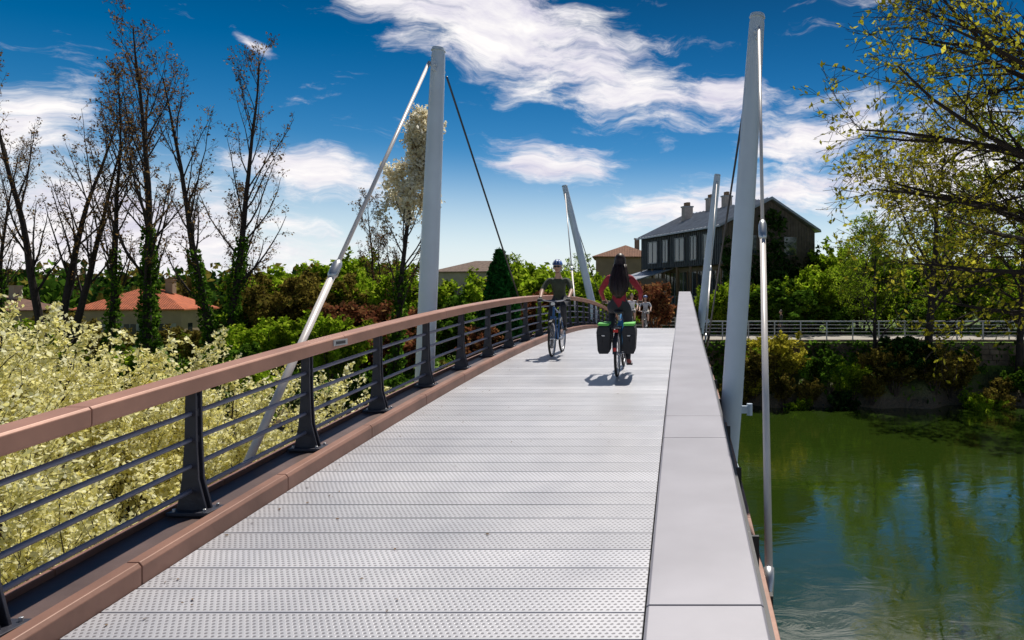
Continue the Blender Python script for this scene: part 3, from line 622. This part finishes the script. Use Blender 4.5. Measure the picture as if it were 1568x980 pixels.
for i in range(260):
    if i<110: x=rs.uniform(-240,160); y=rs.uniform(105,190); h=rs.uniform(3.0,6)+ (3 if x>0 else 0)
    else: y=rs.uniform(76,135); x=-y*rs.uniform(.5,1.1); h=rs.uniform(5.0,7.6)*(.75+y/340)
    r_=rs.uniform(2.5,5.5); zc=gh(x,y)+h*.45
    n=190; p=rs.normal(size=(n,3)); p/=np.linalg.norm(p,axis=1)[:,None]; p*=(rs.rand(n)**.4)[:,None]*(1+.3*np.sin(p[:,:1]*7))
    m.leaves(p*np.array([r_,r_,h*.6])+np.array([x,y,zc]),.75,rs,rs.randint(0,3))
m.obj('distant_trees',[L_green,L_dark,L_olive])
A=np.stack([rs.uniform(-45,40,16000),rs.uniform(27,50,16000)],1); hz_=hfield(A[:,0],A[:,1]); k=(hz_>.15)&~((A[:,1]>38.6)&(A[:,1]<45)&(A[:,0]>-4)); A=A[k]; hz_=hz_[k]
m=MB(); m.leaves(np.stack([A[:,0],A[:,1],hz_+rs.rand(len(A))*.22],1),.22,rs,0); m.obj('bank_grass',[L_green])
A=np.stack([rs.uniform(-20,-4.3,6000),rs.uniform(-2,14,6000)],1); hz_=hfield(A[:,0],A[:,1]); k=hz_>.1; A=A[k];hz_=hz_[k]
m=MB(); m.leaves(np.stack([A[:,0],A[:,1],hz_+rs.rand(len(A))*.2],1),.12,rs,0); m.obj('meadow_grass',[L_green])
n=7000; x=rs.uniform(.7,46,n); z=1.4+rs.rand(n)*1.95; k=(np.sin(x*.9)+np.sin(x*2.3+z)+rs.normal(0,.5,n))>.0
m=MB(); m.leaves(np.stack([x[k],38.62-np.abs(rs.normal(0,.15,k.sum())),z[k]],1),.17,rs,0); m.obj('wall_ivy',[L_green])
# ------------------------------------------------------------ bikes and people
M_tyre=mat('tyre',(.02,.02,.02),.8); M_alu=mat('alloy',(.6,.6,.62),.3,.8); M_blk=mat('black_plastic',(.025,.025,.028),.5)
def bicycle(name,frame,loc,rot,sc=1,pan=False,basket=False):
    e=empty(name,loc,rot,sc); Mf=mat(name+'_frame',frame,.3,.1,.05)
    r=.34; yr,yf=-.54,.54
    for nm_,yy in(('rear_wheel',yr),('front_wheel',yf)):
        m=MB(); m.torus((0,yy,r),r-.02,.021,0); m.torus((0,yy,r),r-.045,.012,1,k=6); m.tube([(-.05,yy,r),(.05,yy,r)],.022,10,1)
        for i in range(24):
            a=i*math.pi/12; s_=.03 if i%2 else -.03; m.tube([(s_,yy,r),(0,yy+(r-.05)*math.cos(a),r+(r-.05)*math.sin(a))],.0018,4,1)
        m.obj(nm_,[M_tyre,M_alu],e,smooth=True)
    m=MB(); BB=(0,-.08,.30); ST=(0,-.22,.80); HT=(0,.36,.93); HB=(0,.41,.76)
    m.tube([BB,ST],.017,10); m.tube([ST,HT],.015,10); m.tube([BB,HB],.020,10); m.tube([HT,HB],.022,10)
    for s_ in(-1,1):
        m.tube([(s_*.02,-.08,.30),(s_*.06,yr,r)],.009,8); m.tube([(s_*.015,-.21,.77),(s_*.06,yr,r)],.008,8)
        m.tube([(s_*.045,.42,.72),(s_*.055,.46,.5),(s_*.055,yf,r)],[.014,.012,.009],8)
    m.box((0,.418,.735),(.11,.04,.04)); m.obj('frame',[Mf],e,smooth=False)
    m=MB(); m.tube([ST,(0,-.25,.92)],.013,8,1)
    m.ell((0,-.27,.945),(.075,.13,.035),0,14,8,None,lambda p:Vector((p.x*(1 if p.y<.1 else .45),p.y*1.1,p.z))); m.obj('saddle',[M_blk,M_alu],e,smooth=True)
    m=MB(); m.tube([HT,(0,.345,1.0),(0,.39,1.04)],.014,8,1)
    m.tube([(-.31,.36,1.06),(-.2,.37,1.06),(-.06,.39,1.04),(.06,.39,1.04),(.2,.37,1.06),(.31,.36,1.06)],.012,10,1)
    for s_ in(-1,1): m.tube([(s_*.20,.37,1.06),(s_*.32,.358,1.06)],.016,10,0); m.tube([(s_*.18,.40,1.05),(s_*.28,.43,1.03)],.006,6,1)
    m.tube([(0,.41,.98),(0,.46,.99)],[.035,.045],12,0); m.tube([(0,.461,.99),(0,.465,.99)],.04,12,2)
    m.obj('handlebar',[M_blk,M_alu,mat(name+'_lens',(.8,.8,.78),.1)],e,smooth=False)
    m=MB(); m.tube([(.07,-.08,.30),(.078,-.08,.30)],.09,24,0); m.tube([(-.09,-.08,.30),(.09,-.08,.30)],.02,10,1)
    m.tube([(.09,-.08,.30),(.10,-.08,.13)],.011,8,1); m.tube([(-.09,-.08,.30),(-.10,-.08,.47)],.011,8,1)
    m.box((.145,-.08,.125),(.09,.09,.022)); m.box((-.145,-.08,.475),(.09,.09,.022))
    m.tube([(.072,-.08,.385),(.06,yr,r+.045)],.004,5,0); m.tube([(.072,-.08,.215),(.06,yr,r-.045)],.004,5,0); m.tube([(.055,yr,r),(.065,yr,r)],.045,14,1)
    m.obj('crankset',[M_blk,M_alu],e)
    m=MB()
    for yy,a0,a1 in((yr,20,170),(yf,60,185)):
        for i in range(14):
            a=R(a0+(a1-a0)*i/13); b=R(a0+(a1-a0)*(i+1)/13)
            if i<13: m.add([(x,yy+ (r+.03)*math.cos(q),r+(r+.03)*math.sin(q)) for q in(a,b) for x in(-.028,.028)],[(0,1,3,2)])
    m.obj('mudguards',[M_blk],e)
    if pan:
        Mp=mat('pannier_fabric',(.03,.03,.034),.75,bump=.3); Mg=mat('pannier_lime',(.16,.62,.10),.6)
        Mrf=mat('reflector',(.6,.02,.02),.2)
        m=MB(); m.box((0,-.55,.735),(.13,.4,.012))
        for s_ in(-1,1): m.tube([(s_*.06,-.5,.735),(s_*.065,yr,r)],.006,6); m.tube([(s_*.06,-.72,.735),(s_*.065,yr,r)],.006,6)
        m.obj('rack',[M_blk],e)
        for s_ in(-1,1):
            m=MB(); c=(s_*.185,-.56,.60)
            vs=[]
            for z,w,d in((-.24,.065,.13),(-.19,.085,.15),(.08,.10,.17),(.15,.085,.165),(.17,.06,.15)):
                vs+=[(c[0]+a*w,c[1]+b*d,c[2]+z) for a,b in((-1,-1),(1,-1),(1,1),(-1,1))]
            fs=[(3,2,1,0),(16,17,18,19)]+[(i*4+j,i*4+(j+1)%4,i*4+4+(j+1)%4,i*4+4+j) for i in range(4) for j in range(4)]
            m.add(vs,fs,0)
            m.box((c[0]+s_*0,c[1],c[2]+.19),(.16,.32,.035),1); m.box((c[0]+s_*.045,c[1]-.175,c[2]-.02),(.06,.012,.1),0); m.box((c[0],c[1]-.176,c[2]+.03),(.05,.008,.02),2)
            m.obj('pannier',[Mp,Mg,M_alu],e,bevel=.015)
        m=MB(); m.box((0,-.77,.70),(.07,.02,.04)); m.box((0,-.9,.45),(.04,.02,.05)); m.obj('tail_light',[Mrf],e)
    return e
def figure(name,J,bones,bm,mats,parent,root='pelvis'):
    names=list(J); idx={n:i for i,n in enumerate(names)}
    me=bpy.data.meshes.new(name+'_sk'); me.from_pydata([J[n][0] for n in names],[(idx[a],idx[b]) for a,b in bones],[])
    o=bpy.data.objects.new(name+'_sk',me); COL.objects.link(o)
    sk=o.modifiers.new('s','SKIN'); sk.use_smooth_shade=True
    if not me.skin_vertices: me.skin_vertices.new()
    for n in names:
        r=J[n][1]; r=r if hasattr(r,'__len__') else (r,r); sv=me.skin_vertices[0].data[idx[n]]; sv.radius=r; sv.use_root=(n==root)
    o.modifiers.new('d','SUBSURF').levels=2; o.modifiers['d'].render_levels=2
    dg=bpy.context.evaluated_depsgraph_get(); ev=o.evaluated_get(dg); nm2=bpy.data.meshes.new_from_object(ev)
    bpy.data.objects.remove(o)
    nm2.materials.clear()
    for q in mats: nm2.materials.append(q)
    segs_=[(np.array(J[a][0]),np.array(J[b][0]),bm.get((a,b),0)) for a,b in bones]
    for p in nm2.polygons:
        c=np.array(p.center); best=1e9;bi=0
        for a,b,mi in segs_:
            ab=b-a; t=max(0,min(1,float(np.dot(c-a,ab)/np.dot(ab,ab)))); dd=np.linalg.norm(c-(a+ab*t))
            if dd<best: best=dd;bi=mi
        p.material_index=bi; p.use_smooth=True
    ob=bpy.data.objects.new(name,nm2); COL.objects.link(ob); ob.parent=parent; return ob
M_skin=mat('skin',(.55,.33,.24),.5,0,.06,8); M_eye=mat('eye_white',(.8,.8,.8),.2); M_lip=mat('lips',(.45,.18,.15),.5)
def head(e,c,hairc,yaw=0,tilt=0,style='short',glasses=False,helmet=None):
    M=Matrix.Rotation(yaw,3,'Z')@Matrix.Rotation(tilt,3,'X'); C=Vector(c)
    def T(p): return C+M@Vector(p)
    def fn(p):
        x,y,z=p.x,p.y,p.z
        if z<-.1: k=1+(z+.1)*.42; x*=k
        if z<-.2 and y<0: y*=.75
        if y>0: y*=.93
        return Vector((x,y,z))
    m=MB(); m.ell(C,(.076,.098,.118),0,24,18,M,fn)
    m.ell(T((0,.095,-.015)),(.013,.02,.024),0,10,8,M)
    for s_ in(-1,1):
        m.ell(T((s_*.078,-.005,-.005)),(.012,.022,.034),0,10,8,M); m.ell(T((s_*.031,.082,.012)),(.014,.010,.009),1,10,6,M); m.ell(T((s_*.031,.091,.012)),(.006,.003,.006),2,8,6,M)
        m.tube([T((s_*.015,.094,.032)),T((s_*.047,.085,.033))],.004,6,3)
    m.ell(T((0,.088,-.056)),(.024,.008,.007),4,10,6,M)
    m.obj('head',[M_skin,M_eye,M_dark,hairc,M_lip],e,smooth=True)
    m=MB()
    if style=='short':
        def hf(p):
            q=Vector(p)
            if q.y>.25 and q.z<.55: q=q*.8
            if q.z<-.35: q=q*.82
            return q
        m.ell(T((0,-.014,.018)),(.084,.100,.112),0,20,16,M,hf)
    else:
        def hf(p):
            q=Vector(p)
            if q.y>.3 and q.z<.6: q=q*.82
            return q
        m.ell(T((0,-.016,.010)),(.089,.108,.122),0,22,16,M,hf)
        rings=[(.02,-.04,.082,.082),(-.04,-.05,.094,.085),(-.10,-.08,.108,.082),(-.18,-.135,.125,.08),(-.27,-.195,.145,.075),(-.36,-.235,.15,.068),(-.44,-.27,.128,.055),(-.50,-.288,.085,.038),(-.55,-.295,.03,.015)]
        n=28; vs=[]
        for z,y,w,d in rings:
            for j in range(n):
                a=2*math.pi*j/n; k=1+.035*math.sin(a*9+z*12)+.02*math.sin(a*17)
                vs.append(C+Vector((w*math.cos(a)*k,y+d*math.sin(a)*k,z)))
        fs=[(i*n+j,i*n+(j+1)%n,(i+1)*n+(j+1)%n,(i+1)*n+j) for i in range(len(rings)-1) for j in range(n)]+[tuple((len(rings)-1)*n+j for j in range(n))]
        m.add(vs,fs)
        rs_=random.Random(2)
        for i in range(50):
            a=rs_.uniform(math.pi*.95,math.pi*2.05); w=rs_.uniform(.97,1.03); pts=[]
            for z,y,ww,d in rings[1:-1]: pts.append(C+Vector((ww*w*math.cos(a)+rs_.uniform(-.004,.004),y+d*w*math.sin(a),z)))
            m.tube(pts,[.005]*(len(pts)-1)+[.001],4)
    m.obj('hair',[hairc],e,smooth=True)
    if glasses:
        m=MB()
        for s_ in(-1,1): m.ell(T((s_*.033,.092,.012)),(.029,.009,.019),0,12,8,M); m.tube([T((s_*.06,.085,.016)),T((s_*.082,.0,.012))],.003,5)
        m.tube([T((-.01,.1,.016)),T((.01,.1,.016))],.003,5); m.obj('sunglasses',[M_blk],e,smooth=True)
    if helmet:
        m=MB()
        def hm(p):
            q=Vector(p)
            if q.z<.02: q.z=q.z*.08
            return q
        m.ell(T((0,-.005,.05)),(.100,.128,.105),0,24,14,M,hm)
        for i in range(5):
            x=-.06+.03*i; pts=[T((x,.128*math.cos(t)*math.sqrt(max(.05,1-(x/.1)**2)),.05+.107*math.sin(t)*math.sqrt(max(.05,1-(x/.1)**2)))) for t in np.linspace(.25,2.9,10)]
            m.tube(pts,.008,5,1 if i%2 else 2)
        m.box(T((0,.125,.06)),(.12,.06,.008),1,M)
        for s_ in(-1,1): m.tube([T((s_*.08,.0,.04)),T((s_*.07,.03,-.07)),T((0,.05,-.115))],.004,5,1)
        m.obj('helmet',[helmet,M_blk,M_eye],e,smooth=True)
def rider(name,loc,rot,sc,mats,fem=False,hair=None,helmet=None,glasses=False,short=True,style='short',arms=.27,glove=None,yaw=0,tilt=0):
    e=empty(name,loc,rot,sc); k=.9 if fem else 1.08
    hw=.095
    J={'pelvis':((0,-.25,1.06),(.12,.115)),'spine':((0,-.22,1.19),(.105*k,.095)),'chest':((0,-.14,1.37),(.135*k,.11)),'nb':((0,-.09,1.50),(.075,.07)),'neck':((0,-.06,1.57),(.05*k,.05)),'skull':((0,-.045,1.63),(.048,.048))}
    for s_,q in((1,'R'),(-1,'L')):
        J['hip'+q]=((s_*hw,-.22,1.03),(.105,.1))
        J['sh'+q]=((s_*.175*k,-.11,1.46),(.066*k,.062)); J['el'+q]=((s_*(arms+.02),.04,1.25),(.046*k,.044)); J['wr'+q]=((s_*arms,.28,1.105),(.029,.029)); J['ha'+q]=((s_*arms,.33,1.09),(.036,.024))
        J['ua'+q]=((s_*(.175*k*.55+(arms+.02)*.45),-.05,1.37),(.056*k,.054))
    J['knR']=((.125,.02,.62),(.062,.06)); J['thR']=((.115,-.08,.83),(.083,.08)); J['caR']=((.125,-.06,.42),(.055,.055)); J['anR']=((.13,-.14,.21),(.036,.036)); J['heR']=((.135,-.13,.165),(.038,.032)); J['toR']=((.145,.02,.155),(.036,.026))
    J['knL']=((-.14,.13,.93),(.066,.064)); J['thL']=((-.12,-.04,.985),(.085,.082)); J['caL']=((-.14,.03,.76),(.055,.055)); J['anL']=((-.13,-.12,.57),(.036,.036)); J['heL']=((-.135,-.13,.52),(.038,.032)); J['toL']=((-.145,.01,.508),(.036,.026))
    B=[('pelvis','spine'),('spine','chest'),('chest','nb'),('nb','neck'),('neck','skull')]
    bmx={('nb','neck'):3,('neck','skull'):3}
    for q in'RL':
        B+=[('pelvis','hip'+q),('hip'+q,'th'+q),('th'+q,'kn'+q),('kn'+q,'ca'+q),('ca'+q,'an'+q),('an'+q,'he'+q),('he'+q,'to'+q),('chest','sh'+q),('sh'+q,'ua'+q),('ua'+q,'el'+q),('el'+q,'wr'+q),('wr'+q,'ha'+q)]
        for b in(('pelvis','hip'+q),('hip'+q,'th'+q),('th'+q,'kn'+q)): bmx[b]=1
        bmx[('kn'+q,'ca'+q)]=3 if short=='legs' else 1; bmx[('ca'+q,'an'+q)]=3 if short=='legs' else 1
        bmx[('an'+q,'he'+q)]=2; bmx[('he'+q,'to'+q)]=2
        bmx[('ua'+q,'el'+q)]=0; bmx[('el'+q,'wr'+q)]=3 if short else 0; bmx[('wr'+q,'ha'+q)]=4
    figure('body',J,B,bmx,mats,e)
    m=MB()
    for s_ in(-1,1):
        for i in range(4):
            x=s_*(arms-.032+i*.021); r=.0095-.0006*abs(i-1)
            m.tube([(x,.315,1.098),(x,.35,1.088),(x,.378,1.068),(x,.375,1.045),(x,.355,1.040)],[r*1.1,r,r,r*.95,r*.8],7)
        m.tube([(s_*(arms-.03),.31,1.085),(s_*(arms-.052),.335,1.068),(s_*(arms-.05),.36,1.045)],[.012,.010,.008],7)
    m.obj('fingers',[mats[4] if glove else M_skin],e,smooth=True)
    head(e,(0,-.015,1.70),hair,yaw,tilt,style,glasses,helmet)
    return e
M_hairb=mat('dark_hair',(.028,.012,.009),.45,0,.3,40); M_hairg=mat('grey_hair',(.35,.33,.3),.6)
M_mar=mat('maroon_top',(.32,.018,.035),.8,0,.2,12,bump=.4); M_jean=mat('dark_trousers',(.03,.032,.04),.8,bump=.3); M_olv=mat('olive_shirt',(.045,.055,.035),.8,0,.25,12,bump=.4)
M_shoe=mat('shoe',(.25,.06,.05),.6); M_shoeb=mat('shoe_black',(.03,.03,.03),.6); M_whs=mat('white_shirt',(.72,.72,.74),.8,bump=.3); M_blue=mat('blue_helmet',(.05,.16,.55),.35)
M_beige=mat('pale_shorts',(.4,.36,.3),.8)
yw=11.05
sl_w=math.atan2(dz(yw+.5)-dz(yw-.5),1)
b=bicycle('bicycle',(.02,.18,.42),(-1.0,yw,dz(yw)+.005),0,1.04,pan=True); b.rotation_euler=(sl_w,0,0)
p=rider('woman_cyclist',(-1.0,yw,dz(yw)+.005),0,1.04,[M_mar,M_jean,M_shoe,M_skin,M_skin],True,M_hairb,short=False,style='long',arms=.29,yaw=.0); p.rotation_euler=(sl_w,0,0)
ym=13.2
b=bicycle('bicycle',(.03,.12,.30),(-2.42,ym,dz(ym)+.005),math.pi,.99)
p=rider('man_cyclist',(-2.42,ym,dz(ym)+.005),math.pi,.99,[M_olv,M_jean,M_shoeb,M_skin,M_blk],False,M_hairg,M_blue,True,short=True,glove=True)
for x,y,nm_,tp in((-2.45,33,'far_cyclist',M_whs),(-1.85,34,'far_cyclist',mat('grey_shirt',(.4,.42,.46),.8))):
    b=bicycle('bicycle',(.3,.3,.32),(x,y,dz(y)+.005),math.pi,1.0)
    p=rider(nm_,(x,y,dz(y)+.005),math.pi,1.0,[tp,M_beige,M_shoeb,M_skin,M_skin],False,M_hairb,None if x<-2 else M_blue,False,short='legs')
def walker(loc,rot):
    e=empty('pedestrian',loc,rot)
    J={'pelvis':((0,0,.95),(.12,.1)),'spine':((0,0,1.1),(.11,.09)),'chest':((0,0,1.28),(.13,.1)),'nb':((0,0,1.42),(.07,.06)),'neck':((0,.01,1.49),(.05,.05)),'skull':((0,.02,1.55),(.048,.048))}
    B=[('pelvis','spine'),('spine','chest'),('chest','nb'),('nb','neck'),('neck','skull')]; bmx={('nb','neck'):3,('neck','skull'):3}
    for s_,q in((1,'R'),(-1,'L')):
        J['hip'+q]=((s_*.09,0,.92),(.1,.1)); J['kn'+q]=((s_*.1,.05+s_*.08,.5),(.062,.06)); J['an'+q]=((s_*.1,s_*.2-.02,.1),(.04,.04)); J['he'+q]=((s_*.1,s_*.2,.05),(.04,.035)); J['to'+q]=((s_*.11,s_*.2+.16,.04),(.038,.028))
        J['sh'+q]=((s_*.17,0,1.38),(.064,.06)); J['el'+q]=((s_*.22,-s_*.08,1.12),(.044,.044)); J['wr'+q]=((s_*.22,-s_*.02+.08,.9),(.028,.028)); J['ha'+q]=((s_*.22,-s_*.02+.1,.81),(.035,.02))
        B+=[('pelvis','hip'+q),('hip'+q,'kn'+q),('kn'+q,'an'+q),('an'+q,'he'+q),('he'+q,'to'+q),('chest','sh'+q),('sh'+q,'el'+q),('el'+q,'wr'+q),('wr'+q,'ha'+q)]
        for b in(('pelvis','hip'+q),('hip'+q,'kn'+q),('kn'+q,'an'+q)): bmx[b]=1
        bmx[('an'+q,'he'+q)]=2; bmx[('he'+q,'to'+q)]=2; bmx[('wr'+q,'ha'+q)]=3
    figure('body',J,B,bmx,[M_olv,M_jean,M_shoeb,M_skin],e)
    m=MB()
    for s_ in(-1,1):
        y0=-s_*.02+.1
        for i in range(4): m.tube([(s_*.22,y0-.03+i*.02,.81),(s_*.225,y0-.028+i*.02,.76),(s_*.215,y0-.02+i*.02,.73)],[.009,.008,.006],6)
        m.tube([(s_*.215,y0+.03,.85),(s_*.2,y0+.05,.81),(s_*.195,y0+.05,.785)],[.011,.009,.007],6)
    m.obj('fingers',[M_skin],e,smooth=True); head(e,(0,.03,1.62),M_hairb)
walker((6.0,41.5,3.285),R(100))
print('FACES',sum(len(o.data.polygons) for o in bpy.data.objects if o.type=='MESH'))
